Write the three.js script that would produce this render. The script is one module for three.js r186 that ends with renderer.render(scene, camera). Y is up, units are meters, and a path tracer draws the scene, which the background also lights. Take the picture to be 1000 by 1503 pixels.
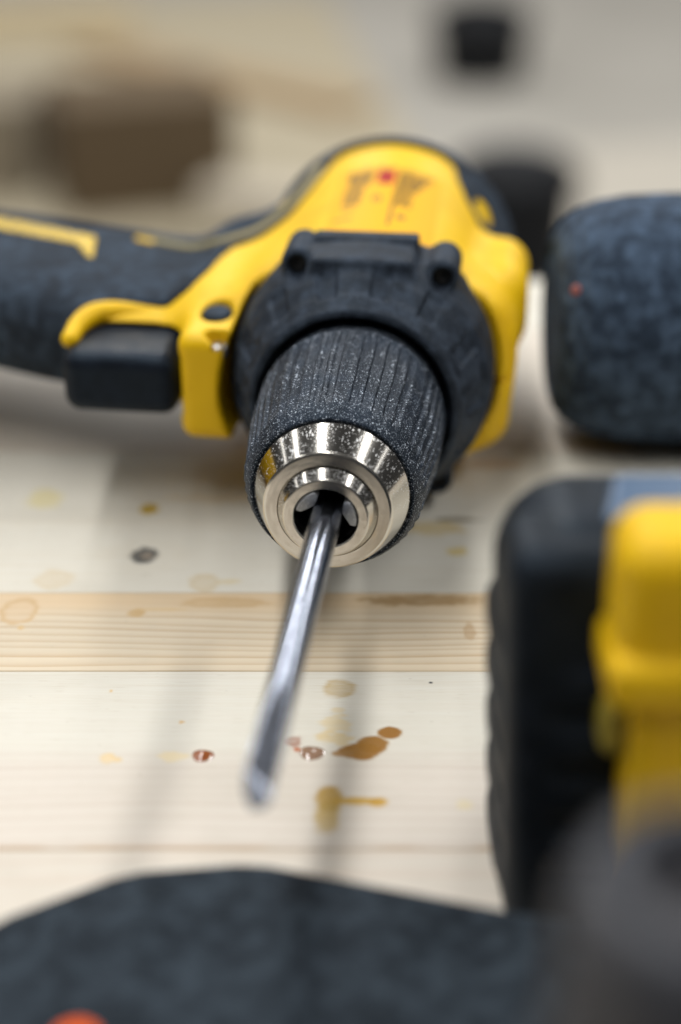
import * as THREE from 'three';
import { mergeGeometries } from 'three/addons/utils/BufferGeometryUtils.js';
import { RectAreaLightUniformsLib } from 'three/addons/lights/RectAreaLightUniformsLib.js';

// ---------------------------------------------------------------- camera, light, exposure
const W = 681, H = 1024, MM = 0.001;
const scene = new THREE.Scene();
const camera = new THREE.PerspectiveCamera(34.7, W / H, 0.01, 40);
camera.position.set(0, 0.21, 0.333);
camera.rotation.set(THREE.MathUtils.degToRad(-28), 0, 0);
camera.focus = 0.376; camera.userData.fStop = 3.85;
scene.add(camera);
const renderer = new THREE.WebGLRenderer({ antialias: true });
renderer.setSize(W, H);
renderer.toneMapping = THREE.LinearToneMapping;
renderer.toneMappingExposure = 1;
renderer.shadowMap.enabled = true;
scene.background = new THREE.Color(0.046, 0.046, 0.047);          // the light that the workshop's walls send back
RectAreaLightUniformsLib.init();
// rows of ceiling strip lights that run away from the camera; they are the streaks on the chuck
for (const [x, w, k, y] of [[-0.46, 0.22, 19.5, 2.0], [1.56, 0.24, 19.5, 2.0], [-2.0, 0.22, 10, 2.0], [-3.9, 0.25, 5.5, 2.0], [3.8, 0.25, 4.5, 2.0]]) {
  const l = new THREE.RectAreaLight(new THREE.Color(1, 1.0, 1.0), k, w, 8.2);
  l.position.set(x, y, -2.7); l.rotation.set(-Math.PI / 2, 0, 0); l.castShadow = true;
  scene.add(l);
}

// ---------------------------------------------------------------- helpers
function rng(seed) { let s = seed >>> 0; return () => { s = (s + 0x6D2B79F5) >>> 0; let t = s; t = Math.imul(t ^ (t >>> 15), t | 1); t ^= t + Math.imul(t ^ (t >>> 7), t | 61); return ((t ^ (t >>> 14)) >>> 0) / 4294967296; }; }
function h2(ix, iy, s) { let n = Math.imul(ix, 374761393) ^ Math.imul(iy, 668265263) ^ Math.imul(s, 1274126177); n = Math.imul(n ^ (n >>> 13), 1274126177); return ((n ^ (n >>> 16)) >>> 0) / 4294967296; }
function noise(x, y, s = 0, px = 0, py = 0) {                     // value noise 0..1, optionally periodic
  let ix = Math.floor(x), iy = Math.floor(y); const fx = x - ix, fy = y - iy;
  const u = fx * fx * (3 - 2 * fx), v = fy * fy * (3 - 2 * fy);
  const w = (a, p) => p ? ((a % p) + p) % p : a;
  const x0 = w(ix, px), x1 = w(ix + 1, px), y0 = w(iy, py), y1 = w(iy + 1, py);
  return (h2(x0, y0, s) * (1 - u) + h2(x1, y0, s) * u) * (1 - v) + (h2(x0, y1, s) * (1 - u) + h2(x1, y1, s) * u) * v;
}
function fbm(x, y, s, o = 4, p = 0) { let a = 0.5, r = 0, t = 0, f = 1; for (let i = 0; i < o; i++) { r += a * noise(x * f, y * f, s + i * 7, p * f, p * f); t += a; a *= 0.5; f *= 2; } return r / t; }
const clamp = (x, a = 0, b = 1) => x < a ? a : x > b ? b : x;
const ss = (a, b, x) => { const t = clamp((x - a) / (b - a)); return t * t * (3 - 2 * t); };
const mixc = (a, b, t) => [a[0] + (b[0] - a[0]) * t, a[1] + (b[1] - a[1]) * t, a[2] + (b[2] - a[2]) * t];
const enc = (v) => { v = clamp(v); return 255 * (v <= 0.0031308 ? v * 12.92 : 1.055 * Math.pow(v, 1 / 2.4) - 0.055); };
// f(u, v) -> { c: linear colour, r: roughness, b: bump }
function textures(w, h, f, want = 'crb', wrap = true) {
  const c = new Uint8Array(w * h * 4), r = new Uint8Array(w * h * 4), b = new Uint8Array(w * h * 4);
  for (let y = 0; y < h; y++) for (let x = 0; x < w; x++) {
    const o = f((x + 0.5) / w, (y + 0.5) / h), i = (y * w + x) * 4;
    if (o.c) { c[i] = enc(o.c[0]); c[i + 1] = enc(o.c[1]); c[i + 2] = enc(o.c[2]); } c[i + 3] = 255;
    r[i] = r[i + 1] = r[i + 2] = 255 * clamp(o.r ?? 1); r[i + 3] = 255;
    b[i] = b[i + 1] = b[i + 2] = 255 * clamp(o.b ?? 0); b[i + 3] = 255;
  }
  const mk = (d, srgb) => { const t = new THREE.DataTexture(d, w, h); t.wrapS = t.wrapT = wrap ? THREE.RepeatWrapping : THREE.ClampToEdgeWrapping; t.magFilter = THREE.LinearFilter; t.minFilter = THREE.LinearFilter; if (srgb) t.colorSpace = THREE.SRGBColorSpace; t.needsUpdate = true; return t; };
  return { map: want.includes('c') ? mk(c, true) : null, roughnessMap: want.includes('r') ? mk(r) : null, bumpMap: want.includes('b') ? mk(b) : null };
}
const std = (o) => { const m = new THREE.MeshPhysicalMaterial(); for (const k in o) if (o[k] != null) { if (m[k]?.isColor) m[k].setRGB(...o[k]); else m[k] = o[k]; } return m; };
const taken = {};
function named(n) { const k = taken[n] = (taken[n] ?? -1) + 1; return k ? `${n}_${String(k).padStart(3, '0')}` : n; }
function part(name, geo, mat, parent = scene, label) { const m = new THREE.Mesh(geo, mat); m.name = named(name); m.castShadow = m.receiveShadow = true; if (label) m.userData.label = label; parent.add(m); return m; }
function thing(name, label, category, x = 0, y = 0, z = 0, turn = 0, group) { const g = new THREE.Group(); g.name = named(name); g.position.set(x, y, z); g.rotation.y = turn; g.userData = { label, category }; if (group) g.userData.group = group; scene.add(g); return g; }

// signed distance fields, millimetres
const { abs, max, min, hypot, sqrt, sin, cos, PI } = Math;
const box = (x, y, z, cx, cy, cz, hx, hy, hz, r) => { const a = abs(x - cx) - hx + r, b = abs(y - cy) - hy + r, c = abs(z - cz) - hz + r; return hypot(max(a, 0), max(b, 0), max(c, 0)) + min(max(a, b, c), 0) - r; };
const smin = (a, b, k) => { const h = max(k - abs(a - b), 0) / k; return min(a, b) - h * h * k * 0.25; };
const smax = (a, b, k) => -smin(-a, -b, k);
const cylZ = (rho, z, r, z0, z1, e) => { const a = rho - r + e, b = abs(z - (z0 + z1) / 2) - (z1 - z0) / 2 + e; return hypot(max(a, 0), max(b, 0)) + min(max(a, b), 0) - e; };
const caps = (x, y, z, ax, ay, az, bx, by, bz, r) => { const px = x - ax, py = y - ay, pz = z - az, dx = bx - ax, dy = by - ay, dz = bz - az; const t = clamp((px * dx + py * dy + pz * dz) / (dx * dx + dy * dy + dz * dz)); return hypot(px - dx * t, py - dy * t, pz - dz * t) - r; };
function poly(P) { return (x, y) => { let d = 1e9, s = 1; for (let i = 0, j = P.length - 1; i < P.length; j = i++) { const [xi, yi] = P[i], [xj, yj] = P[j], ex = xj - xi, ey = yj - yi, wx = x - xi, wy = y - yi, t = clamp((wx * ex + wy * ey) / (ex * ex + ey * ey)); d = min(d, (wx - ex * t) ** 2 + (wy - ey * t) ** 2); const a = y >= yi, b = y < yj, c = ex * wy > ey * wx; if ((a && b && c) || (!a && !b && !c)) s = -s; } return s * sqrt(d); }; }
function interp(T) { return (x) => { if (x <= T[0][0]) return T[0][1]; for (let i = 1; i < T.length; i++) if (x <= T[i][0]) { const t = (x - T[i - 1][0]) / (T[i][0] - T[i - 1][0]), u = t * t * (3 - 2 * t); return T[i - 1][1] + (T[i][1] - T[i - 1][1]) * (0.5 * t + 0.5 * u); } return T[T.length - 1][1]; }; }
// surface nets of f over [lo, hi] with cells of `st` mm; flip z with sz = -1 (t runs backwards along the drill)
function net(f, lo, hi, st, { sz = 1, e = 0.25, uvScale = 1 } = {}) {
  const n = lo.map((l, i) => Math.ceil((hi[i] - l) / st) + 1), [nx, ny, nz] = n, v = new Float32Array(nx * ny * nz);
  for (let k = 0, i = 0; k < nz; k++) for (let j = 0; j < ny; j++) for (let a = 0; a < nx; a++, i++) v[i] = f(lo[0] + a * st, lo[1] + j * st, lo[2] + k * st);
  const id = new Int32Array(nx * ny * nz).fill(-1), P = [], N = [];
  const grad = (x, y, z) => { const g = [f(x + e, y, z) - f(x - e, y, z), f(x, y + e, z) - f(x, y - e, z), f(x, y, z + e) - f(x, y, z - e)], l = hypot(...g) || 1; return [g[0] / l, g[1] / l, g[2] / l, l / (2 * e)]; };
  const off = []; for (let c = 0; c < 8; c++) off.push((c & 1) + ((c >> 1) & 1) * nx + (c >> 2) * nx * ny);
  const E = []; for (let c = 0; c < 8; c++) for (const b of [1, 2, 4]) if (!(c & b)) E.push([c, c | b]);
  for (let k = 0; k < nz - 1; k++) for (let j = 0; j < ny - 1; j++) for (let a = 0; a < nx - 1; a++) {
    const i = a + j * nx + k * nx * ny; let m = 0; for (let c = 0; c < 8; c++) if (v[i + off[c]] < 0) m |= 1 << c;
    if (m === 0 || m === 255) continue;
    let x = 0, y = 0, z = 0, q = 0;
    for (const [c, d] of E) if (((m >> c) & 1) !== ((m >> d) & 1)) { const s = v[i + off[c]], t = v[i + off[d]], u = s / (s - t); x += (c & 1) + ((d & 1) - (c & 1)) * u; y += ((c >> 1) & 1) + (((d >> 1) & 1) - ((c >> 1) & 1)) * u; z += (c >> 2) + ((d >> 2) - (c >> 2)) * u; q++; }
    let p = [lo[0] + (a + x / q) * st, lo[1] + (j + y / q) * st, lo[2] + (k + z / q) * st], g;
    for (let it = 0; it < 2; it++) { g = grad(...p); const d = clamp(f(...p) / max(g[3], 0.4), -0.5 * st, 0.5 * st); p = [p[0] - g[0] * d, p[1] - g[1] * d, p[2] - g[2] * d]; }
    g = grad(...p); id[i] = P.length / 3; P.push(...p); N.push(g[0], g[1], g[2]);
  }
  const F = [], quad = (a, b, c, d, s) => { if (a < 0 || b < 0 || c < 0 || d < 0) return; if (s) F.push(a, b, c, a, c, d); else F.push(a, c, b, a, d, c); };
  const sx = 1, sy = nx, sZ = nx * ny;
  for (let k = 1; k < nz - 1; k++) for (let j = 1; j < ny - 1; j++) for (let a = 1; a < nx - 1; a++) {
    const i = a + j * nx + k * sZ, s = v[i] < 0;
    if (s !== v[i + sx] < 0) quad(id[i], id[i - sy], id[i - sy - sZ], id[i - sZ], !s);
    if (s !== v[i + sy] < 0) quad(id[i], id[i - sZ], id[i - sZ - sx], id[i - sx], !s);
    if (s !== v[i + sZ] < 0) quad(id[i], id[i - sx], id[i - sx - sy], id[i - sy], !s);
  }
  const key = new Map(), pos = [], nor = [], uv = [], idx = [];
  for (let t = 0; t < F.length; t += 3) {
    const s = [0, 0, 0]; for (let q = 0; q < 3; q++) for (let c = 0; c < 3; c++) s[c] += N[F[t + q] * 3 + c];
    const ax = abs(s[0]) > abs(s[1]) && abs(s[0]) > abs(s[2]) ? 0 : abs(s[1]) > abs(s[2]) ? 1 : 2, tri = [];
    for (let q = 0; q < 3; q++) {
      const a = F[t + q], kk = a * 3 + ax; let w = key.get(kk);
      if (w === undefined) {
        w = pos.length / 3; key.set(kk, w); const x = P[a * 3], y = P[a * 3 + 1], z = P[a * 3 + 2];
        pos.push(x * MM, y * MM, z * MM * sz); nor.push(N[a * 3], N[a * 3 + 1], N[a * 3 + 2] * sz);
        const U = ax === 0 ? [z, y] : ax === 1 ? [x, z] : [x, y]; uv.push(U[0] * MM * uvScale, U[1] * MM * uvScale);
      }
      tri.push(w);
    }
    if (sz < 0) idx.push(tri[0], tri[1], tri[2]); else idx.push(tri[0], tri[2], tri[1]);
  }
  const g = new THREE.BufferGeometry(); g.setAttribute('position', new THREE.Float32BufferAttribute(pos, 3)); g.setAttribute('normal', new THREE.Float32BufferAttribute(nor, 3)); g.setAttribute('uv', new THREE.Float32BufferAttribute(uv, 2)); g.setIndex(idx);
  return g;
}
// lathe round the local z axis: points [z, r] in mm; sharp corners are made by doubling points
function lathe(pts, seg = 96, wobble = null, uvR = 0) {
  const pos = [], uv = [], idx = []; let len = 0;
  pts.forEach(([z, r], i) => { if (i) len += hypot(z - pts[i - 1][0], r - pts[i - 1][1]); for (let s = 0; s <= seg; s++) { const a = s / seg * 2 * PI, rr = r + (wobble ? wobble(a, z, r) : 0); pos.push(rr * cos(a) * MM, rr * sin(a) * MM, z * MM); uv.push(s / seg, uvR ? len / uvR : i / (pts.length - 1)); } });
  for (let i = 0; i < pts.length - 1; i++) { if (hypot(pts[i][0] - pts[i + 1][0], pts[i][1] - pts[i + 1][1]) < 1e-4) continue; for (let s = 0; s < seg; s++) { const a = i * (seg + 1) + s, b = a + seg + 1; idx.push(a, a + 1, b, b, a + 1, b + 1); } }
  const g = new THREE.BufferGeometry(); g.setAttribute('position', new THREE.Float32BufferAttribute(pos, 3)); g.setAttribute('uv', new THREE.Float32BufferAttribute(uv, 2)); g.setIndex(idx); g.computeVertexNormals();
  const nn = g.attributes.normal;                                  // close the seam
  for (let i = 0; i < pts.length; i++) { const a = i * (seg + 1), b = a + seg, v = new THREE.Vector3(nn.getX(a) + nn.getX(b), nn.getY(a) + nn.getY(b), nn.getZ(a) + nn.getZ(b)).normalize(); nn.setXYZ(a, v.x, v.y, v.z); nn.setXYZ(b, v.x, v.y, v.z); }
  return g;
}

// ---------------------------------------------------------------- shared surface textures
const yellowT = textures(512, 512, (u, v) => { const n = fbm(u * 8, v * 8, 3, 4, 8), f = noise(u * 220, v * 220, 9, 220, 220); return { c: mixc([0.86, 0.53, 0.002], [0.78, 0.465, 0.004], ss(0.45, 0.8, n)), r: 0.40 + 0.16 * n + 0.06 * f, b: f }; });
[yellowT.map, yellowT.roughnessMap, yellowT.bumpMap].forEach((t) => t.repeat.set(20, 20));
const M = {};
M.yellow = std({ color: [1, 1, 1], ...yellowT, specularIntensity: 0.6, bumpScale: 0.00004, roughness: 1 });
function dusty(seed, lo, hi, amount, speck, rep, rough = 0.72) {
  const t = textures(640, 640, (u, v) => {
    const n = fbm(u * 16, v * 16, seed, 4, 16), f = noise(u * 213, v * 213, seed + 40, 213, 213), f2 = noise(u * 110, v * 110, seed + 60, 110, 110), n2 = fbm(u * 5, v * 5, seed + 80, 3, 5);
    let d = amount * ss(0.3, 0.8, 0.7 * n + 0.3 * n2) * (0.55 + 0.45 * f2); let c = mixc(lo, hi, d); if (f > 1 - speck) c = mixc(c, [0.24, 0.29, 0.35], 0.5);
    return { c, r: rough + 0.12 * (n - 0.5) + 0.1 * d, b: 0.5 * f + 0.5 * f2 };
  });
  for (const k in t) t[k].repeat.set(rep, rep);
  return std({ color: [1, 1, 1], ...t, bumpScale: 0.00010, roughness: 1, specularIntensity: 0.34, specularColor: [0.55, 0.78, 1] });
}
M.rubber = dusty(11, [0.016, 0.020, 0.027], [0.062, 0.086, 0.120], 0.85, 0.03, 27);
M.gear = dusty(23, [0.012, 0.0145, 0.020], [0.048, 0.062, 0.086], 0.9, 0.07, 24, 0.55);
M.smoothBlack = dusty(31, [0.009, 0.011, 0.016], [0.016, 0.022, 0.033], 0.7, 0.008, 22, 0.40);
M.grip = dusty(47, [0.022, 0.032, 0.050], [0.115, 0.170, 0.255], 0.7, 0.05, 21, 0.7);
M.slab = dusty(53, [0.009, 0.011, 0.014], [0.040, 0.052, 0.064], 1.0, 0.06, 24, 0.66);
M.ribbed = dusty(61, [0.010, 0.012, 0.015], [0.020, 0.025, 0.034], 0.6, 0.01, 15, 0.45);
M.hole = std({ color: [0.006, 0.006, 0.007], roughness: 0.8 });

// ---------------------------------------------------------------- the workbench: edge-glued pine boards
// marks on the wood, world millimetres: [x, z, rx, rz, colour, strength, ring, ragged]
const MARKS = [
  [-51, -38, 3.6, 4.0, [0.09, 0.09, 0.085], 1, 0.35, 0.5], [-50.2, -37.4, 1.5, 1.6, [0.30, 0.25, 0.20], 0.7, 0, 0.6], [-52.3, -63.7, 2.6, 2.9, [0.44, 0.29, 0.03], 0.95, 0, 0.4],
  [-78.8, -10.2, 5.0, 6.4, [0.50, 0.33, 0.15], 0.8, 0.6, 0.2], [-77, -2.6, 0.9, 1.2, [0.55, 0.36, 0.14], 0.6, 0, 0.5],
  [-72.5, -25.5, 5.0, 5.2, [0.56, 0.43, 0.24], 0.55, 0.5, 0.5], [-34.5, -24, 3.8, 4.6, [0.53, 0.40, 0.2], 0.65, 0.6, 0.5], [-28, -24.6, 3.2, 1.6, [0.62, 0.50, 0.27], 0.4, 0, 0.9],
  [-29, -14.2, 11, 2.6, [0.50, 0.33, 0.15], 0.75, 0.5, 0.5], [-50, -9.5, 2.4, 2.2, [0.5, 0.33, 0.14], 0.7, 0, 0.4], [-44, -11, 7, 0.8, [0.60, 0.42, 0.2], 0.45, 0, 0.4],
  [20, -15.3, 15, 2.8, [0.36, 0.23, 0.10], 0.8, 0.3, 0.6], [31.5, -57.5, 7, 1.6, [0.20, 0.17, 0.12], 0.6, 0, 0.9], [25, -52.8, 9, 4, [0.56, 0.40, 0.12], 0.5, 0.2, 1.0], [30.5, -40, 3, 2.5, [0.62, 0.47, 0.15], 0.5, 0, 0.7],
  [-29.4, 48.7, 1.5, 1.6, [0.26, 0.09, 0.02], 0.7, 0, 0.1], [-49.6, 49.7, 1.7, 2.2, [0.62, 0.42, 0.14], 0.7, 0.3, 0.6], [-47.4, 50.2, 1.1, 1.2, [0.62, 0.42, 0.14], 0.5, 0, 0.8], [-35.5, 49.1, 3.0, 1.8, [0.66, 0.50, 0.20], 0.5, 0.2, 1.0],
  [-6.1, 47.8, 2.4, 2.3, [0.22, 0.11, 0.06], 0.85, 0, 0.35], [-10.2, 43.8, 1.6, 2.4, [0.30, 0.12, 0.07], 0.8, 0.4, 0.9], [-9.3, 46.6, 0.8, 0.9, [0.42, 0.13, 0.05], 0.8, 0, 0.4],
  [4.2, 47.2, 4.6, 3.1, [0.29, 0.14, 0.03], 1, 0, 0.25], [7.0, 44.6, 3.4, 3.2, [0.29, 0.14, 0.03], 1, 0, 0.25], [10.7, 40.4, 2.6, 2.3, [0.29, 0.135, 0.028], 1, 0, 0.15], [0.5, 48.0, 2.4, 1.1, [0.34, 0.19, 0.07], 0.8, 0, 0.3],
  [-2.3, 63.5, 3.0, 4.6, [0.40, 0.24, 0.04], 0.9, 0.1, 0.35], [-2.8, 69.0, 2.7, 6.0, [0.46, 0.31, 0.09], 0.75, 0.1, 0.5], [3.2, 64.3, 5.4, 1.3, [0.50, 0.31, 0.07], 0.85, 0.05, 0.3], [7.6, 64.6, 2.2, 1.5, [0.50, 0.30, 0.06], 0.85, 0.05, 0.3],
  [-0.4, 23.4, 3.9, 3.8, [0.48, 0.34, 0.14], 0.75, 0.45, 0.4], [-0.8, 37, 3.6, 3.2, [0.64, 0.49, 0.24], 0.5, 0.2, 1.3], [-1.2, 42.6, 4.0, 2.6, [0.62, 0.46, 0.20], 0.55, 0.2, 1.3], [-0.6, 32, 2.0, 1.2, [0.64, 0.49, 0.24], 0.4, 0, 1.2],
  [20.6, 21.0, 0.35, 0.4, [0.05, 0.05, 0.05], 1, 0, 0], [-35, 36.5, 0.6, 0.7, [0.55, 0.34, 0.12], 0.7, 0, 0.3], [-52, 24.4, 0.5, 0.6, [0.6, 0.42, 0.2], 0.7, 0, 0.3], [31, -1, 1.6, 4, [0.42, 0.26, 0.12], 0.6, 0.4, 0.4],
  [25.5, 65.5, 1.8, 2.0, [0.66, 0.55, 0.3], 0.4, 0, 0.8], [-20, -70, 30, 4, [0.60, 0.44, 0.22], 0.25, 0, 0.9], [44, -92, 9, 4, [0.50, 0.32, 0.14], 0.5, 0, 0.9], [-82, -70, 5, 6, [0.66, 0.55, 0.2], 0.4, 0, 1],
];
// board: kind 0 plain pale, 1 heartwood with strong rings, 2 pale above and ringed below
function woodColour(x, z, z0, z1, kind, seed) {
  const w = 3.4 * (fbm(x * 0.007, z * 0.03, seed, 4) - 0.5), y = z + w * 3;
  const fibre = fbm(x * 0.05, z * 2.6, seed + 3, 3), fine = noise(x * 0.22, z * 7, seed + 5);
  const pale = [0.665, 0.64, 0.56], q = (z - z0) / (z1 - z0);
  let c = mixc(pale, [0.60, 0.55, 0.45], 0.6 * fibre), b = 0.6 * fibre + 0.3 * fine;
  const ring = (per, sharp) => { const s = y / per + 2.6 * fbm(y * 0.11, 1.7, seed + 9, 3), q = Math.floor(s), f = s - q; return (0.35 + 0.75 * h2(q, 3, seed)) * Math.pow(f, sharp) * (1 - ss(0.93, 1, f)); };
  if (kind === 1) { const k = ring(3.0, 2.4), tan = [0.62, 0.47, 0.295]; const low = ss(0.12, 0.4, q); c = mixc(mixc(tan, [0.65, 0.57, 0.43], low * 0.75), [0.43, 0.265, 0.12], k * (0.12 + 0.68 * low)); b -= 0.4 * k * low; }
  else if (kind === 2) { const low = ss(0.42, 0.6, q), k = ring(3.6, 3); c = mixc(c, [0.63, 0.56, 0.48], 0.75 * low); c = mixc(c, [0.45, 0.34, 0.26], k * low * 0.6); const k1 = ring(1.3, 2); c = mixc(c, [0.57, 0.48, 0.35], k1 * 0.26 * (1 - low)); }
  else if (kind === 3) { c = mixc(c, [0.63, 0.55, 0.46], 0.6); const k = ring(4.2, 3); c = mixc(c, [0.55, 0.40, 0.30], k * 0.35); }
  else { const k = ring(5.2, 3); c = mixc(c, [0.56, 0.44, 0.27], k * 0.4 * ss(0.3, 0.7, fbm(x * 0.004, z * 0.03, seed + 21, 2))); const k1 = ring(1.5, 2); c = mixc(c, [0.58, 0.49, 0.36], k1 * 0.2); }
  c = mixc(c, [0.50, 0.44, 0.34], 0.4 * ss(0.8, 0.97, fine)); const grime = fbm(x * 0.03, z * 0.05, seed + 51, 4); c = mixc(c, [0.40, 0.36, 0.28], 0.22 * ss(0.45, 0.8, grime)); const nick = noise(x * 0.5, z * 1.4, seed + 61); c = mixc(c, [0.33, 0.27, 0.19], 0.35 * ss(0.965, 0.99, nick));
  const pore = noise(x * 0.13, z * 3.3, seed + 31); c = mixc(c, [0.42, 0.33, 0.22], 0.32 * ss(0.94, 0.99, pore));
  return { c, b };
}
function boardSurface(x, z, z0, z1, kind, seed, marks) {
  let { c, b } = woodColour(x, z, z0, z1, kind, seed), r = 0.56 + 0.1 * fbm(x * 0.02, z * 0.05, seed + 2, 3);
  const kx = (x + 51) / 9, kz = (z + 38) / 6, kd = kx * kx + kz * kz; if (kd < 9) { const s = sin(6 * sqrt(kd) + 0.5); c = mixc(c, [0.60, 0.50, 0.34], 0.3 * Math.exp(-kd) * (0.6 + 0.4 * s)); }
  for (const [mx, mz, rx, rz, mc, k, ring, rag] of marks) {
    const dx = (x - mx) / rx, dz = (z - mz) / rz, dd = dx * dx + dz * dz; if (dd > 5) continue;
    const d = sqrt(dd) + (rag * 0.9 + 0.15) * (fbm(x * 0.45 + mx, z * 0.8, 77, 4) - 0.5), a = 1 - ss(rag > 0.3 ? 0.62 : 0.84, rag > 0.3 ? 1.18 : 1.06, d);
    const e = a * (1 - ring + ring * ss(0.55, 0.95, d)), g = 0.55 + 0.72 * fbm(x * 0.35, z * 2.2, 83, 4);
    c = mixc(c, mc, clamp(k * 1.5 * e * g)); r -= 0.26 * a * k;
  }
  if (z1 === 79.5) { const e = z1 - z, n = noise(x * 0.09, 4.5, 6); c = mixc(c, [0.46, 0.32, 0.20], 0.75 * ss(0.3, 0.6, n) * (1 - ss(0.6, 1.6, e))); }
  const ed = min(z - z0, z1 - z); c = mixc(c, [0.34, 0.23, 0.11], (z0 === -57 || z1 === -57 ? 0.3 : 1) * (0.7 - 0.5 * noise(x * 0.06, z0, 5)) * (1 - ss(0.15, 0.55, ed)));
  return { c, r, b };
}
const bench = thing('workbench', 'pale pine workbench top of edge-glued boards with glue spots', 'workbench', 0, 0, 0);
const BX = 520;
function boardGeometry(z0, z1) {
  const g = [], T = 32, ch = 0.13, gap = 0.02, a = z0 + gap, b = z1 - gap, pr = [[a, -T], [a, -ch], [a + ch, 0], [b - ch, 0], [b, -ch], [b, -T]];
  const pos = [], uv = [], idx = [];
  for (let i = 0; i < pr.length; i++) { const p = pr[i], q = pr[(i + 1) % pr.length], n = pos.length / 3; for (const [x, c] of [[-BX, p], [BX, p], [-BX, q], [BX, q]]) { pos.push(x * MM, c[1] * MM, c[0] * MM); uv.push((x + BX) / (2 * BX), (c[0] - z0) / (z1 - z0)); } idx.push(n, n + 2, n + 1, n + 1, n + 2, n + 3); }
  for (const x of [-BX, BX]) { const n = pos.length / 3; for (const c of pr) { pos.push(x * MM, c[1] * MM, c[0] * MM); uv.push(0.01, (c[0] - z0) / (z1 - z0)); } for (let i = 1; i < pr.length - 1; i++) x < 0 ? idx.push(n, n + i + 1, n + i) : idx.push(n, n + i, n + i + 1); }
  const o = new THREE.BufferGeometry(); o.setAttribute('position', new THREE.Float32BufferAttribute(pos, 3)); o.setAttribute('uv', new THREE.Float32BufferAttribute(uv, 2)); o.setIndex(idx); o.computeVertexNormals(); return o;
}
const BOARDS = [[-246, -196, 0, 71], [-196, -143, 3, 72], [-143, -100, 3, 73], [-100, -57, 0, 74], [-57, -19, 0, 75], [-19, 16.3, 1, 76], [16.3, 79.5, 2, 77], [79.5, 138, 3, 78], [138, 196, 0, 79], [196, 250, 1, 80]];
for (const [z0, z1, kind, seed] of BOARDS) {
  const near = z0 > -120 && z0 < 60, marks = near ? MARKS.filter((m) => m[1] + 2.3 * m[3] > z0 && m[1] - 2.3 * m[3] < z1) : [];
  const t = textures(near ? 1792 : 768, near ? 512 : 192, (u, v) => boardSurface((u * 2 - 1) * BX, z0 + v * (z1 - z0), z0, z1, kind, seed, marks), near ? 'crb' : 'c', false);
  part('board', boardGeometry(z0, z1), std({ color: [1, 1, 1], ...t, roughness: near ? 1 : 0.6, bumpScale: 0.00006 }), bench);
}
// two set drops of resin that stand proud of the wood
function drop(x, z, rx, rz, hgt, mat, label, dent = 0) {
  const pts = []; for (let i = 0; i <= 14; i++) { const q = i / 14; pts.push([hgt * (1 - q * q) * (1 - dent * Math.exp(-((q / 0.4) ** 2))), q]); }
  const g = lathe(pts, 40, (a, zz, r) => r * 0.06 * sin(3 * a + 1) * r); g.rotateX(-PI / 2); g.scale(rx, 1, rz); g.translate(x * MM, 0.01 * MM, z * MM); return part('resin_drop', g, mat, bench, label);
}
drop(-29.4, 48.7, 2.3, 2.2, 0.75, std({ color: [0.27, 0.075, 0.015], roughness: 0.15, clearcoat: 1, clearcoatRoughness: 0.06 }), 'glossy red-brown set resin drop');
drop(-6.1, 47.8, 2.6, 2.5, 0.55, std({ color: [0.28, 0.17, 0.11], roughness: 0.12, clearcoat: 1, clearcoatRoughness: 0.05 }), 'glossy dark brown ring of set resin', 0.6);

// ---------------------------------------------------------------- the drill, lying on its side: x = top of the drill, y = up, t = back along the axis (-z)
const drill = thing('cordless_drill', 'yellow and black cordless drill lying on its side on the pine boards', 'power drill', -2 * MM, 0, 0, THREE.MathUtils.degToRad(-6.4));
const AX = 37.5 * MM;
const up = (g) => { g.translate(0, AX, 0); return g; };
const gripFront = interp([[-175, 112], [-119, 92], [-84, 80], [-76, 72], [-44, 71], [-30, 74]]), gripBack = interp([[-175, 170], [-119, 160], [-80, 149], [-60, 144], [-30, 144]]);
const cell = 1.0;
function grip(x, y, t) {
  const a = gripFront(x), b = gripBack(x), c = (a + b) / 2, h = (b - a) / 2, qx = abs(t - c) / h, qy = abs(y) / 15.6, p = 3.0;
  const d = (Math.pow(qx ** p + qy ** p, 1 / p) - 1) * 15.6; return smax(d, abs(x + 95) - 70, 4);
}
function shellBody(x, y, t) {
  const rho = hypot(x, y);
  let d = cylZ(rho, t, 34 + 2.6 * ss(95, 150, t), 80, 167, 6);
  const flange = smax(smax(cylZ(rho, t, 39.6, 78, 100, 5), -y - 35.5, 6), y - 21, 7);
  d = smin(d, smax(flange, -x - 26, 6), 7);
  d = smin(d, box(x, y, t, 24, -6, 102, 15.4, 22, 22, 9), 5);
  d = smin(d, box(x, y, t, 32.5, 8, 115, 10.4, 12.5, 18, 8), 5);           // the shoulder over the gearcase
  const neck = box(x, y, t, -38, 0, 98, 9, 15, 43, 4);                  // the guard in front of the trigger and the neck behind it
  d = smin(d, smin(neck, box(x, y, t, -22, 0, 112, 26, 17, 34, 8), 10), 14);
  d = smin(d, grip(x, y, t), 7);
  d = smax(d, -y - 36.6, 3);
  return d;
}
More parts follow.
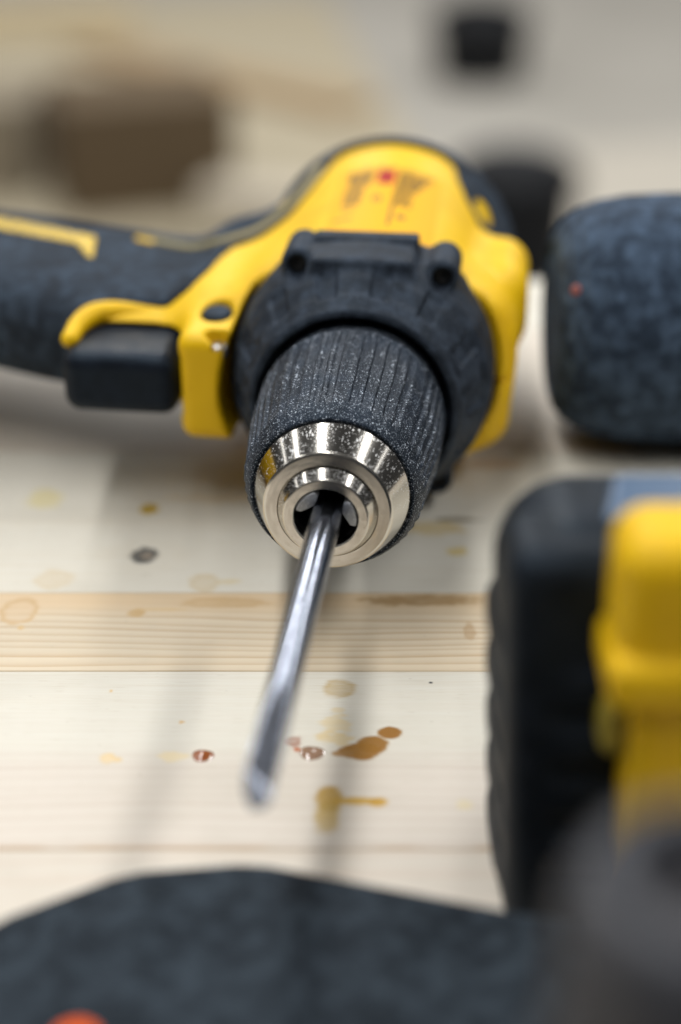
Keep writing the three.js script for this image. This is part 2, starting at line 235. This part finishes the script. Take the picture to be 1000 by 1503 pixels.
function shell(x, y, t) {
  let d = shellBody(x, y, t); if (d > 6) return d;
  d = smax(d, -cylZ(hypot(x, y), t, 36.2, 30, 80, 1), 1.5);                                  // opening for the gearcase
  d = smax(d, -box(x, y, t, -62.5, 0, 60, 16, 9.4, 26, 2), 1);                                // opening for the trigger
  d = smax(d, -(hypot((x + 36.5) / 1.25, t - 58.5) - 2.6 + (y < 11 ? 11 - y : 0)), 0.8);      // screw pocket on the guard
  d = smax(d, -(max(hypot(x + 38.8, (t - 71) * 0.8) - 4.3, 10 - y)), 0.8);                    // seat of the lock pad
  d = smax(d, -(abs(y + 4) - 0.25 + max(0, 20 - x) + max(0, t - 130)), 0.4);                  // seam of the two halves
  return d;
}
part('housing', up(net(shell, [-168, -39, 50], [50, 40, 170], cell, { sz: -1 })), M.yellow, drill);
// rubber that wraps the grip and the back of the housing
const gripRegion = poly([[-172, 20], [-82.5, 20], [-81, 68], [-78, 77], [-70, 79.5], [-54, 79.5], [-48.5, 84], [-45, 94], [-43.3, 104], [-41, 112], [-33, 118], [-26.5, 125], [-22.5, 136], [-19.3, 148], [-17.5, 158], [-14, 162.5], [0, 163.2], [14, 162.5], [18.6, 158], [20.2, 148], [23.5, 138], [29, 127.5], [33, 129], [37, 141], [41, 146], [50, 146], [50, 182], [-172, 182]]);
function over(x, y, t) {
  const s = shellBody(x, y, t); if (s > 12) return s - 3; const r = gripRegion(x, t);
  let d = smax(s - 1.1 - 1.6 * ss(156, 165, t), r + 0.4, 1.2);
  d = smax(d, -(hypot((x - 28.6) / 0.75, (t - 142) / 2.4) - 3.4), 0.7);                       // window by the shoulder
  d = smax(d, -(hypot(x + 29 + (t - 141) * -0.35, (t - 141) / 2.8) - 2.4), 0.7);
  d = smax(d, -s - 1.2, 0.5);
  d = smin(d, smax(hypot((x + 40) * 0.8, y - 8, (t - 149) * 0.9) - 8.5, -s - 2, 1), 3);       // bump at the back of the neck
  return d;
}
part('rubber_overmould', up(net(over, [-168, -41, 60], [50, 42, 180], cell, { sz: -1 })), M.rubber, drill);
// bead on the rubber and the long inlay near the foot
function surfaceY(f, x, t, from = 45) { let y = from; for (let i = 0; i < 60; i++) { const d = f(x, y, t); if (d < 0.02) break; y -= min(max(d * 0.8, 0.02), 3); } return y; }
function ribbon(path, width, lift, f) {
  const cv = new THREE.CatmullRomCurve3(path.map(([x, t]) => new THREE.Vector3(x, 0, t))), n = 60, A = []; 
  for (let i = 0; i <= n; i++) { const p = cv.getPoint(i / n), w = typeof width === 'function' ? width(i / n) : width; A.push(new THREE.Vector4(p.x, surfaceY(f, p.x, p.z), p.z, w)); }
  return (x, y, t) => { let d = 1e9; for (let i = 0; i < n; i++) { const a = A[i], b = A[i + 1]; if (abs(x - a.x) + abs(t - a.z) > d + 8) continue; d = min(d, caps(x, y, t, a.x, a.y + lift - a.w, a.z, b.x, b.y + lift - b.w, b.z, a.w)); } return d; };
}
const bead = ribbon([[-71, 125], [-58, 119], [-46, 116], [-39, 118.5], [-32, 124], [-26.5, 132], [-23, 142], [-21, 152]], 1.4, 1.1, over);
const beadMat = std({ color: [0.30, 0.25, 0.11], roughness: 0.6 });
part('piping', up(net(bead, [-76, -2, 108], [-18, 42, 162], 0.8, { sz: -1 })), beadMat, drill);
part('piping_tip', up(net((x, y, t) => caps(x, y, t, -71.5, surfaceY(over, -71.5, 125.5) - 1.2, 125.5, -67, surfaceY(over, -67, 123) - 1.2, 123, 2.2), [-78, 5, 118], [-60, 22, 132], 0.6, { sz: -1 })), M.yellow, drill);
const inlay = poly([[-150, 152], [-122, 141.5], [-84, 125.5], [-80, 106], [-83, 105.5], [-90, 118], [-116, 128.5], [-150, 140]]);
part('grip_inlay', up(net((x, y, t) => smax(smax(over(x, y, t) - 0.45, -over(x, y, t) - 0.8, 0.3), smax(inlay(x, t) + 0.8, 4 - y, 0.5), 0.6), [-154, 2, 100], [-76, 24, 156], 0.8, { sz: -1 })), (() => {
  const t = textures(256, 256, (u, v) => { const n = noise(u * 60, v * 60, 4, 60, 60); return { c: mixc([0.70, 0.46, 0.02], [0.10, 0.09, 0.04], 0.75 * ss(0.62, 0.8, n)), r: 0.5, b: 0 }; }, 'c'); t.map.repeat.set(16, 16); return std({ color: [1, 1, 1], ...t, roughness: 0.5 }); })(), drill);
// trigger
part('trigger', up(net((x, y, t) => { let d = box(x, y, t, -62.8, 0, 70, 15.4, 8.6, 15.5, 4.6); d = smax(d, -(hypot(t - 20, x + 62) - 33), 4); return d; }, [-82, -12, 48], [-44, 12, 90], 0.8, { sz: -1 })), M.smoothBlack, drill);
const rimCurve = new THREE.CatmullRomCurve3([[-52, 9.4, 81], [-60, 10.2, 80.8], [-68, 10.9, 79.8], [-73.6, 11.2, 76.8], [-76.4, 10.6, 71.5], [-77.4, 9.0, 64]].map((p) => new THREE.Vector3(...p))).getPoints(40);
part('trigger_rim', up(net((x, y, t) => { let d = 1e9; for (let i = 0; i < 40; i++) { const a = rimCurve[i], b = rimCurve[i + 1]; d = min(d, caps(x, y, t, a.x, a.y, a.z, b.x, b.y, b.z, 3.1 - 0.8 * ss(22, 40, i))); } return d; }, [-82, 4, 58], [-47, 17, 86], 0.8, { sz: -1 })), M.yellow, drill);
// pad and screw on the neck
const padY = surfaceY(shellBody, -38.8, 71);
part('lock_pad', up(net((x, y, t) => smax(hypot((x + 38.8), (t - 71) * 0.8) - 3.9, abs(y - padY + 2.4) - 3, 1.2), [-46, padY - 7, 62], [-32, padY + 3, 80], 0.5, { sz: -1 })), M.rubber, drill);
part('screw', up((() => { const g = lathe([[0, 0], [0, 2.0], [-1, 2.4], [-3, 2.4]], 24); g.rotateX(-PI / 2); g.translate(-36.5 * MM, 11.6 * MM, -58.5 * MM); return g; })()), std({ color: [0.45, 0.43, 0.40], metalness: 1, roughness: 0.4 }), drill);
// gearcase round the back of the chuck
const gearR = interp([[44, 25.6], [47, 27.2], [52, 29.3], [58, 32.2], [64, 34.2], [72, 35], [86, 35]]);
function gear(x, y, t) {
  const rho = hypot(x, y), ang = Math.atan2(y, x); let d = smax(rho - gearR(t), abs(t - 65.5) - 19.5, 1.6) * 0.93;
  const rel = ss(50, 53, t) * (1 - ss(59, 62, t)); d += 0.95 * rel * ss(0.25, 0.6, sin(ang * 14 + 1.2));
  d = smin(d, box(x, y, t, 0.3, 31.2, 70.5, 13.2, 3.6, 9.5, 1.6), 2.5);
  d = smin(d, box(x, y, t, 0.3, 34.3, 77.8, 13.6, 1.9, 3.0, 0.9), 0.8);
  for (const s of [1, -1]) for (const [bx, by] of [[-16.6, 31 * s], [20.6, 29 * s]]) { const q = hypot(x - bx, y - by); d = smin(d, cylZ(q, t, 4.5, 66.5, 84, 1.8), 2.2); d = smax(d, -cylZ(q, t, 2.6, 50, 69, 0.3), 0.5); }
  d = smax(d, -(rho - 24.9 + max(0, t - 52)), 0.8); d = smax(d, -y - 37.2, 1);
  return d;
}
part('gearcase', up(net(gear, [-40, -38, 43], [40, 41, 86], 0.8, { sz: -1 })), M.gear, drill);
for (const s of [1, -1]) for (const [bx, by] of [[-16.6, 31 * s], [20.6, 29 * s]]) { const g = lathe([[-68.4, 0], [-68.4, 1.2], [-67.6, 2.0], [-68.2, 2.4], [-71, 2.4]].map(([z, r]) => [z, r]), 24); g.translate(bx * MM, by * MM, 0); part('screw', up(g), std({ color: [0.03, 0.03, 0.03], metalness: 0.6, roughness: 0.5 }), drill); }

// warning label: a sheet that follows the curve of the housing
{
  const cw = 512, chh = 640, cv = document.createElement('canvas'); cv.width = cw; cv.height = chh; const c = cv.getContext('2d'), R = rng(5);
  c.fillStyle = '#efb000'; c.fillRect(0, 0, cw, chh);
  c.fillStyle = '#16150f';
  const line = (x, y, w, h) => { let a = x; while (a < x + w) { const b = 22 + R() * 40; c.fillRect(a, y, Math.min(b, x + w - a), h); a += b + 6; } };
  for (let i = 0; i < 6; i++) line(40 + i * 4, 40 + i * 24, 145 - i * 8, 17);
  for (let i = 0; i < 7; i++) line(296, 32 + i * 26, 175 - i * 12, 18);
  for (let i = 0; i < 5; i++) line(290, 218 + i * 28, 95, 17);
  for (let i = 0; i < 6; i++) line(50, 194 + i * 27, 90, 17);
  c.fillStyle = '#b4140a'; c.fillRect(196, 24, 84, 140); c.fillStyle = '#7c1a18'; c.fillRect(222, 44, 22, 100);
  c.fillStyle = '#3d3a30'; c.beginPath(); c.arc(216, 300, 24, 0, 7); c.fill(); c.fillStyle = '#efb000'; c.beginPath(); c.arc(216, 300, 12, 0, 7); c.fill();
  c.fillStyle = '#3d3a30'; c.fillRect(60, 380, 60, 14); c.fillRect(292, 340, 12, 200); for (let i = 0; i < 4; i++) c.fillRect(120 + i * 70, 4, 30, 14); c.fillRect(30, 470, 90, 12); c.fillRect(330, 430, 40, 30);
  const tx = new THREE.CanvasTexture(cv); tx.colorSpace = THREE.SRGBColorSpace;
  const nx = 32, nt = 32, pos = [], uv = [], idx = [];
  for (let j = 0; j <= nt; j++) for (let i = 0; i <= nx; i++) { const x = -13 + 29.5 * i / nx, t = 139 - 54 * j / nt; pos.push(x * MM, (surfaceY(shell, x, t) + 0.12) * MM, -t * MM); uv.push(i / nx, 1 - j / nt); }
  for (let j = 0; j < nt; j++) for (let i = 0; i < nx; i++) { const a = j * (nx + 1) + i, b = a + nx + 1; idx.push(a, b, a + 1, a + 1, b, b + 1); }
  const g = new THREE.BufferGeometry(); g.setAttribute('position', new THREE.Float32BufferAttribute(pos, 3)); g.setAttribute('uv', new THREE.Float32BufferAttribute(uv, 2)); g.setIndex(idx); g.computeVertexNormals();
  part('warning_label', up(g), std({ color: [1, 1, 1], map: tx, roughness: 0.6, specularIntensity: 0.5 }), drill, 'orange-yellow printed label with small black text and a red block');
}
// foot and battery at the end of the grip
part('foot', up(net((x, y, t) => box(x, y, t, -176, 0, 122, 16, 31, 52, 9), [-196, -36, 66], [-156, 36, 178], 2, { sz: -1 })), M.yellow, drill);
part('battery', up(net((x, y, t) => box(x, y, t, -206, 0, 116, 17, 36.5, 58, 7), [-226, -40, 54], [-186, 40, 178], 2, { sz: -1 })), M.rubber, drill);

// chuck
{
  const sleeveT = textures(2048, 768, (u, v) => {
    const n = fbm(u * 24, v * 8, 5, 4, 0), f = noise(u * 640, v * 215, 8), q = noise(u * 960, v * 330, 12), big = noise(u * 300, v * 100, 14);
    const front = 1 - ss(0.1, 0.8, v), grit = 0.885 - 0.055 * front;
    let c = mixc([0.008, 0.0105, 0.016], [0.018, 0.025, 0.038], 0.7 * ss(0.35, 0.75, n)); let r = 0.44 + 0.12 * n;
    const rf = u * 48 - Math.floor(u * 48), edge = (1 - ss(0.0, 0.13, abs(rf - 0.5) < 0.25 ? 0.2 : 0)) * ss(0.3, 0.45, v), st = noise(u * 700, v * 110, 21);
    const k = Math.max(edge * ss(0.76, 0.9, st) * 0.8 * ss(0.35, 0.7, noise(u * 60, v * 7, 33)), ss(grit, grit + 0.04, f), ss(0.89 - 0.04 * front, 0.94, q) * 0.9, ss(0.975, 0.995, big)); c = mixc(c, [0.62, 0.68, 0.76], 0.95 * k); r = r + 0.1 * k;
    return { c, r, b: 0.35 * f + 0.5 * k + 0.15 * q };
  });
  const sleeve = std({ color: [1, 1, 1], ...sleeveT, roughness: 1, bumpScale: 0.00006, specularIntensity: 0.35, specularColor: [0.55, 0.78, 1] });
  const rib = (a, z) => { const k = a / (2 * PI) * 48, m = ((Math.floor(k) % 6) + 6) % 6, f = k - Math.floor(k), on = m < 5 ? 1 : 0.15, e = ss(-42, -40, z) * (1 - ss(-6.5, -4.2, z)); return -0.62 * on * e * ss(0.12, 0.3, f) * (1 - ss(0.7, 0.88, f)); };
  const pts = [[-1.0, 17.9], [-0.4, 18.4], [-0.35, 18.8], [-0.8, 19.2], [-1.8, 19.7], [-3.2, 20.3], [-5, 21.0]]; for (let z = -6; z >= -42; z -= 1) pts.push([z, 21.3 + 2.0 * ss(-4, -28, z) + (z < -26 ? 0.02 * (-26 - z) : 0)]); pts.push([-43.2, 23.4], [-44.5, 22.6], [-56, 22.4]);
  const sl = part('chuck_sleeve', up(lathe(pts, 900, rib, 46)), sleeve, drill);
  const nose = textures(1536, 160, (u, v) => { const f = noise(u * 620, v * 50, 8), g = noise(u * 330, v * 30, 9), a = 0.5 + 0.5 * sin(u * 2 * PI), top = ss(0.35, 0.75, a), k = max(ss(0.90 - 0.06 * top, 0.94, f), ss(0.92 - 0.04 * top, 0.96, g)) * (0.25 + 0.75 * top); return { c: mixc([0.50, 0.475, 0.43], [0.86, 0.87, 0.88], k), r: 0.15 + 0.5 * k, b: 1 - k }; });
  const flat = textures(1024, 64, (u, v) => { const f = noise(u * 40, v * 30, 3), s = noise(u * 300, v * 20, 6); return { c: mixc([0.66, 0.63, 0.57], [0.50, 0.46, 0.40], 0.5 * f * f + 0.45 * ss(0.88, 0.96, s)), r: 0.16 + 0.10 * f, b: f }; });
  const chrome = std({ color: [1, 1, 1], map: nose.map, roughnessMap: nose.roughnessMap, metalnessMap: nose.bumpMap, metalness: 1, roughness: 1 }), face = std({ color: [1, 1, 1], ...flat, metalness: 1, roughness: 1, bumpScale: 0.00001 });
  part('nose_cone', up(lathe([[-1, 17.8], [-0.3, 18.05], [0.1, 18.0], [7.9, 14.75]], 220)), chrome, drill);
  part('nose_ring', up(lathe([[7.9, 14.75], [8.25, 14.45], [8.4, 14.0], [8.4, 14.0], [8.4, 11.5], [8.4, 11.5], [7.9, 11.35], [7.9, 11.15]], 220)), face, drill);
  part('nose_cone', up(lathe([[7.9, 11.15], [9.0, 11.1], [9.0, 11.1], [11.6, 9.75]], 220)), chrome, drill);
  part('nose_ring', up(lathe([[11.6, 9.75], [11.85, 9.5], [11.9, 9.3], [11.9, 9.3], [11.9, 7.5], [11.9, 7.5], [11.7, 7.2], [11.3, 7.1], [11.3, 7.1], [9, 7.1]], 220)), face, drill);
  part('bore', up(lathe([[9, 7.1], [-14, 7.1], [-14, 7.1], [-14, 0]], 80)), std({ color: [0.05, 0.048, 0.045], metalness: 0.7, roughness: 0.55 }), drill);
  const jawT = textures(256, 256, (u, v) => { const f = noise(u * 70, v * 70, 8, 70, 70), g = noise(u * 9, v * 9, 5, 9, 9); return { c: mixc([0.42, 0.43, 0.45], [0.85, 0.87, 0.9], ss(0.8, 0.9, f)), r: 0.35 + 0.3 * g, b: f }; }); for (const k in jawT) jawT[k].repeat.set(80, 80);
  const jawM = std({ color: [1, 1, 1], ...jawT, metalness: 0.9, roughness: 1, bumpScale: 0.00008 });
  for (const deg of [138, 14, 256]) {
    const a = THREE.MathUtils.degToRad(deg), g = net((x, y, z) => { let d = box(x, y, z, 6.7, 0, 0, 3.1, 3.1, 14, 0.5); const q = 0.88 * (z - 11.2) + 0.48 * (4.6 - x); d = smax(d, q, 0.4); d = smax(d, hypot(x, y) - 6.95, 0.3); d = smax(d, -(x - 3.5) * 0.9 + abs(y) * 0.42, 0.3); return d; }, [2.5, -4, -6], [8, 4, 14], 0.28, { e: 0.08 });
    g.rotateZ(a); part('jaw', up(g), jawM, drill);
  }
}
// driver bit: a thing of its own, held in the chuck
const bit = thing('driver_bit', 'long grey steel driver bit with a flat ground tip, held in the chuck', 'driver bit', -2 * MM, 0, 0, THREE.MathUtils.degToRad(-6.4));
{
  const rad = interp([[-14, 3.6], [8, 3.6], [30, 3.5], [60, 3.3], [80, 3.1], [112, 2.75]]);
  const f = (x, y, z) => {
    let d = hypot(x, y) - rad(z);
    d = smax(d, (y - 0.2 - (112 - z) * 0.095) * 0.98 + 0.08 * x, 0.2); d = smax(d, abs(z - 49) - 63, 0.4); d = smax(d, 0.55 * (z - 110.2) + 0.74 * (y + 0.9) - 0.39 * x, 0.2); return d;
  };
  const t = textures(512, 512, (u, v) => { const n = fbm(u * 5, v * 60, 4, 3), s = noise(u * 90, v * 90, 9, 90, 90); return { c: mixc([0.36, 0.385, 0.45], [0.22, 0.24, 0.28], 0.6 * n + 0.4 * ss(0.88, 0.96, s)), r: 0.16 + 0.10 * n, b: n }; }); for (const k in t) t[k].repeat.set(25, 25);
  const g = net(f, [-4.5, -4.5, -15], [4.5, 4.5, 113.5], 0.4, { e: 0.08 });
  part('shank', up(g), std({ color: [1, 1, 1], ...t, metalness: 1, roughness: 1, bumpScale: 0.00003 }), bit);
}

// ---------------------------------------------------------------- the other tools
{ // black tool end, right of the drill
  const o = thing('power_tool', 'black rubber covered cylindrical tool end with a red dot, right of the drill', 'power tool', 61 * MM, 0, (333 - 447) * MM, 0);
  const R = 36, prof = interp([[0, 23.5], [1.5, 26.5], [4, 29.4], [8, 32], [14, 34.2], [22, 35.5], [34, 36], [120, 36]]);
  part('tool_body', net((x, y, z) => { const rho = hypot(y - 36, z); let d = smax((rho - prof(x)) * 0.96, abs(x - 62) - 62, 2.2); d = smax(d, -(hypot(x - 44, (rho - 36) * 1.4) - 0.0), 0.1); return smax(d, -(max(rho - 22, x - 0.9)), 0.4); }, [-2, -1, -38], [126, 74, 38], 1.2), M.grip, o);
  const c = lathe([[0, 0], [0, 1.2], [-0.4, 1.6], [-3, 1.6]], 24); const dir = new THREE.Vector3(-0.5, 0.5, 0.7).normalize(); c.applyQuaternion(new THREE.Quaternion().setFromUnitVectors(new THREE.Vector3(0, 0, 1), dir)); c.translate(3.2 * MM, (36 + 29.2 * 0.60) * MM, 29.2 * 0.80 * MM);
  part('red_dot', c, std({ color: [0.26, 0.07, 0.06], roughness: 0.5 }), o);
}
{ // ribbed black tool with yellow front, lower right
  const o = thing('power_tool', 'upright ribbed black tool with rounded yellow front housing, right of the driver bit', 'power tool', 29 * MM, 0, 82 * MM, 0);
  part('ribbed_body', net((x, y, z) => { const lean = x - 0.045 * (66 - y); let d = box(lean, y, z, 50, 30, 0, 51.6, 49.5, 20, 15); d = min(d, box(lean, y, z, 50, 29, 9, 51.5, 49.0, 10.9, 6)); for (const ry of [7, 18.5, 30, 41.5, 53]) d = smin(d, smax(box(lean, y, z, 50, 29, 0, 53.0, 60, 21.2, 15), abs(y - ry) - 3.2, 1.6), 1.6); return max(d, -y); }, [-8, -1, -24], [112, 83, 24], 1.1), M.ribbed, o);
  const tile = std({ color: [0.07, 0.12, 0.20], roughness: 0.3 });
  part('top_plate', net((x, y, z) => box(x + 0.25 * z, y + 0.02 * z, z, 36, 78.2, 0, 19, 2, 8.5, 1.9), [12, 74, -12], [62, 82, 12], 0.7), tile, o);
  part('front_housing', net((x, y, z) => { let d = box(x, y, z, 46, 76.5, 25, 31.5, 12, 10, 6); d = smin(d, box(x, y, z, 47.5, 64, 25.5, 34, 4.4, 11.5, 2.6), 1.2); d = smin(d, box(x, y, z, 50, 38, 25, 31, 26, 8, 2.5), 1.2); return smax(d, 12 - y, 2); }, [8, 8, 10], [84, 94, 40], 1.1), M.yellow, o);
  part('release_button', net((x, y, z) => box(x, y, z, 18, 48.5, 21, 3.4, 5, 6, 2.5), [11, 41, 14], [22, 56, 30], 0.8), std({ color: [0.30, 0.23, 0.02], roughness: 0.5 }), o);
}
{ // dusty rubber slab along the bottom edge
  const o = thing('rubber_slab', 'flat dusty black rubber tool base along the bottom edge with an orange button', 'tool base', -20 * MM, 0, 120 * MM, 0);
  const P = poly([[-62, 24], [-43, -6], [-39, -9.6], [-22, -19.6], [-16.5, -21.6], [1, -23.6], [7, -23.2], [52, -10.5], [80, -6], [80, 40], [42, 44], [34, 66], [-62, 76]]);
  part('base_body', net((x, y, z) => { let d = P(x, z) + 3; d = hypot(max(d, 0), max(abs(y - 6) - 3, 0)) + min(max(d, abs(y - 6) - 3), 0) - 3; return smin(d, -1e-9 + max(P(x, z) + 9, abs(y - 11.4) - 0.9), 1.2); }, [-66, -1, -28], [84, 14, 80], 1.0), M.slab, o);
  part('orange_button', net((x, y, z) => smax(hypot(x + 21.8, z - 23.6) - 4.2, abs(y - 12.5) - 3.2, 1.5), [-30, 8, 16], [-12, 17, 33], 0.7), std({ color: [0.70, 0.10, 0.012], roughness: 0.7, specularIntensity: 0.3 }), o);
}
{ // grey nose standing close to the lens
  const o = thing('tool_nose', 'dark grey cylindrical tool nose with paler rim standing in the lower right corner', 'tool nose', 36 * MM, 0, 211 * MM, 0);
  const g = lathe([[0, 0], [0, 14.5], [0, 14.5], [1, 15.5], [82, 15.5], [84, 14.4], [88, 14.4], [90, 14.4], [101, 14], [105, 12.5], [106.5, 10], [105.5, 8.5], [101, 7.5], [76, 7.5], [76, 0]], 64); g.rotateX(-PI / 2);
  part('nose_body', g, std({ color: [0.045, 0.047, 0.056], roughness: 0.5 }), o);
  const q = lathe([[101, 0], [101, 4], [100.6, 7.4]], 40); q.rotateX(-PI / 2); part('bore', q, std({ color: [0.02, 0.018, 0.02], roughness: 0.7 }), o);
}

// ---------------------------------------------------------------- the workshop floor far behind, out of focus
{
  const t = textures(512, 512, (u, v) => { const n = fbm(u * 6, v * 6, 91, 5, 6); return { c: mixc([0.31, 0.29, 0.25], [0.39, 0.365, 0.32], n), r: 0.55 + 0.2 * n }; }, 'cr'); for (const k of ['map', 'roughnessMap']) t[k].repeat.set(8, 8);
  const g = new THREE.BoxGeometry(16, 0.1, 18); g.translate(0, -0.95, -5); const f = part('floor', g, std({ color: [1, 1, 1], map: t.map, roughnessMap: t.roughnessMap, roughness: 1 })); f.userData = { kind: 'structure', label: 'pale grey workshop floor', category: 'floor' };
}
function carton(x, z, w, h, d, turn, col, label) {
  const o = thing('cardboard_box', label, 'box', x, -0.9, z, turn), m = std({ color: col, roughness: 0.8 }), T = 0.006;
  for (const [a, b, c, px, py, pz] of [[w, h, T, 0, h / 2, d / 2 - T / 2], [w, h, T, 0, h / 2, -d / 2 + T / 2], [T, h, d - 2 * T, w / 2 - T / 2, h / 2, 0], [T, h, d - 2 * T, -w / 2 + T / 2, h / 2, 0]]) { const g = new THREE.BoxGeometry(a, b, c); g.translate(px, py, pz); part('side', g, m, o); }
  for (const s of [-1, 1]) { const g = new THREE.BoxGeometry(w, T, d / 2 - 0.002); g.translate(0, h + T / 2, s * d / 4); part('flap', g, m, o); }
  return o;
}
carton(-0.44, -3.2, 0.36, 0.26, 0.30, 0.3, [0.105, 0.070, 0.034], 'brown cardboard box on the floor behind the drill handle');
carton(-0.86, -3.35, 0.38, 0.22, 0.30, -0.05, [0.24, 0.20, 0.14], 'greyer cardboard box at the left edge on the floor');
function sheet(name, label, x, z, w, d, h, turn, col) { const o = thing(name, label, 'board', x, -0.9, z, turn); const g = new THREE.BoxGeometry(w, h, d); g.translate(0, h / 2, 0); part('panel', g, std({ color: col, roughness: 0.6 }), o); return o; }
sheet('plywood_sheet', 'large pale plywood sheet on the floor at the top left', -1.15, -4.1, 2.5, 2.6, 0.03, 0.12, [0.40, 0.345, 0.24]);
sheet('timber_plank', 'tan timber plank lying slanted on the floor above the drill', -0.36, -4.25, 1.1, 0.16, 0.06, -0.75, [0.36, 0.255, 0.14]);
sheet('cream_sheet', 'cream board on the floor right behind the drill', 0.85, -3.35, 1.7, 0.62, 0.02, 0.22, [0.46, 0.42, 0.35]);
for (const [x, z, w, d, h, t, c, l] of [[-0.95, -2.95, 0.30, 0.10, 0.06, 0.5, [0.30, 0.22, 0.13], 'short brown offcut in front of the greyer cardboard box'], [-0.12, -3.0, 0.34, 0.12, 0.10, -0.3, [0.52, 0.46, 0.36], 'cream offcut block between the brown box and the drill'], [-1.05, -4.9, 0.8, 0.12, 0.08, 0.25, [0.58, 0.48, 0.30], 'bright offcut strip at the very top left'], [1.15, -3.0, 0.5, 0.14, 0.08, 0.4, [0.56, 0.50, 0.42], 'pale offcut above the black tool end at the right edge']]) {
  const o = thing('timber_offcut', l, 'offcut', x, -0.87 + 0.005, z, t, 'timber offcuts on the floor'), g = new THREE.BoxGeometry(w, h, d); o.position.y = x > 1 ? -0.88 : z > -3.1 ? -0.9 : -0.87; g.translate(0, h / 2 + 0.001, 0); part('panel', g, std({ color: c, roughness: 0.7 }), o);
}
function bin(x, z, r, h, label) {
  const o = thing('plastic_bin', label, 'bin', x, -0.9, z); const m = std({ color: [0.008, 0.009, 0.011], roughness: 0.6, specularIntensity: 0.4 });
  const k = 1000, g = lathe([[0, 0], [0, r * 0.86 * k], [0, r * 0.86 * k], [h * k - 12, r * k - 4], [h * k - 12, r * k + 4], [h * k, r * k + 4], [h * k, r * k - 4], [20, r * 0.82 * k], [20, 0]], 48); g.rotateX(-PI / 2); part('bin_body', g, m, o);
  const l = []; for (let i = 0; i <= 12; i++) { const q = i / 12 * PI / 2; l.push([h * k + r * 0.45 * k * cos(q), (r * k + 5) * sin(q)]); } const lg = lathe(l, 48); lg.rotateX(-PI / 2); part('lid', lg, m, o);
  const t = new THREE.TorusGeometry(r * 1.01, 0.005, 10, 40, PI); t.rotateX(0.9); t.translate(0, h - 0.02, 0); part('handle', t, m, o);
}
bin(0.335, -2.75, 0.125, 0.20, 'black plastic bin on the floor behind the drill and the black tool end');
bin(0.40, -4.42, 0.14, 0.16, 'black plastic bin farthest back, at the top of the photo');

renderer.render(scene, camera);
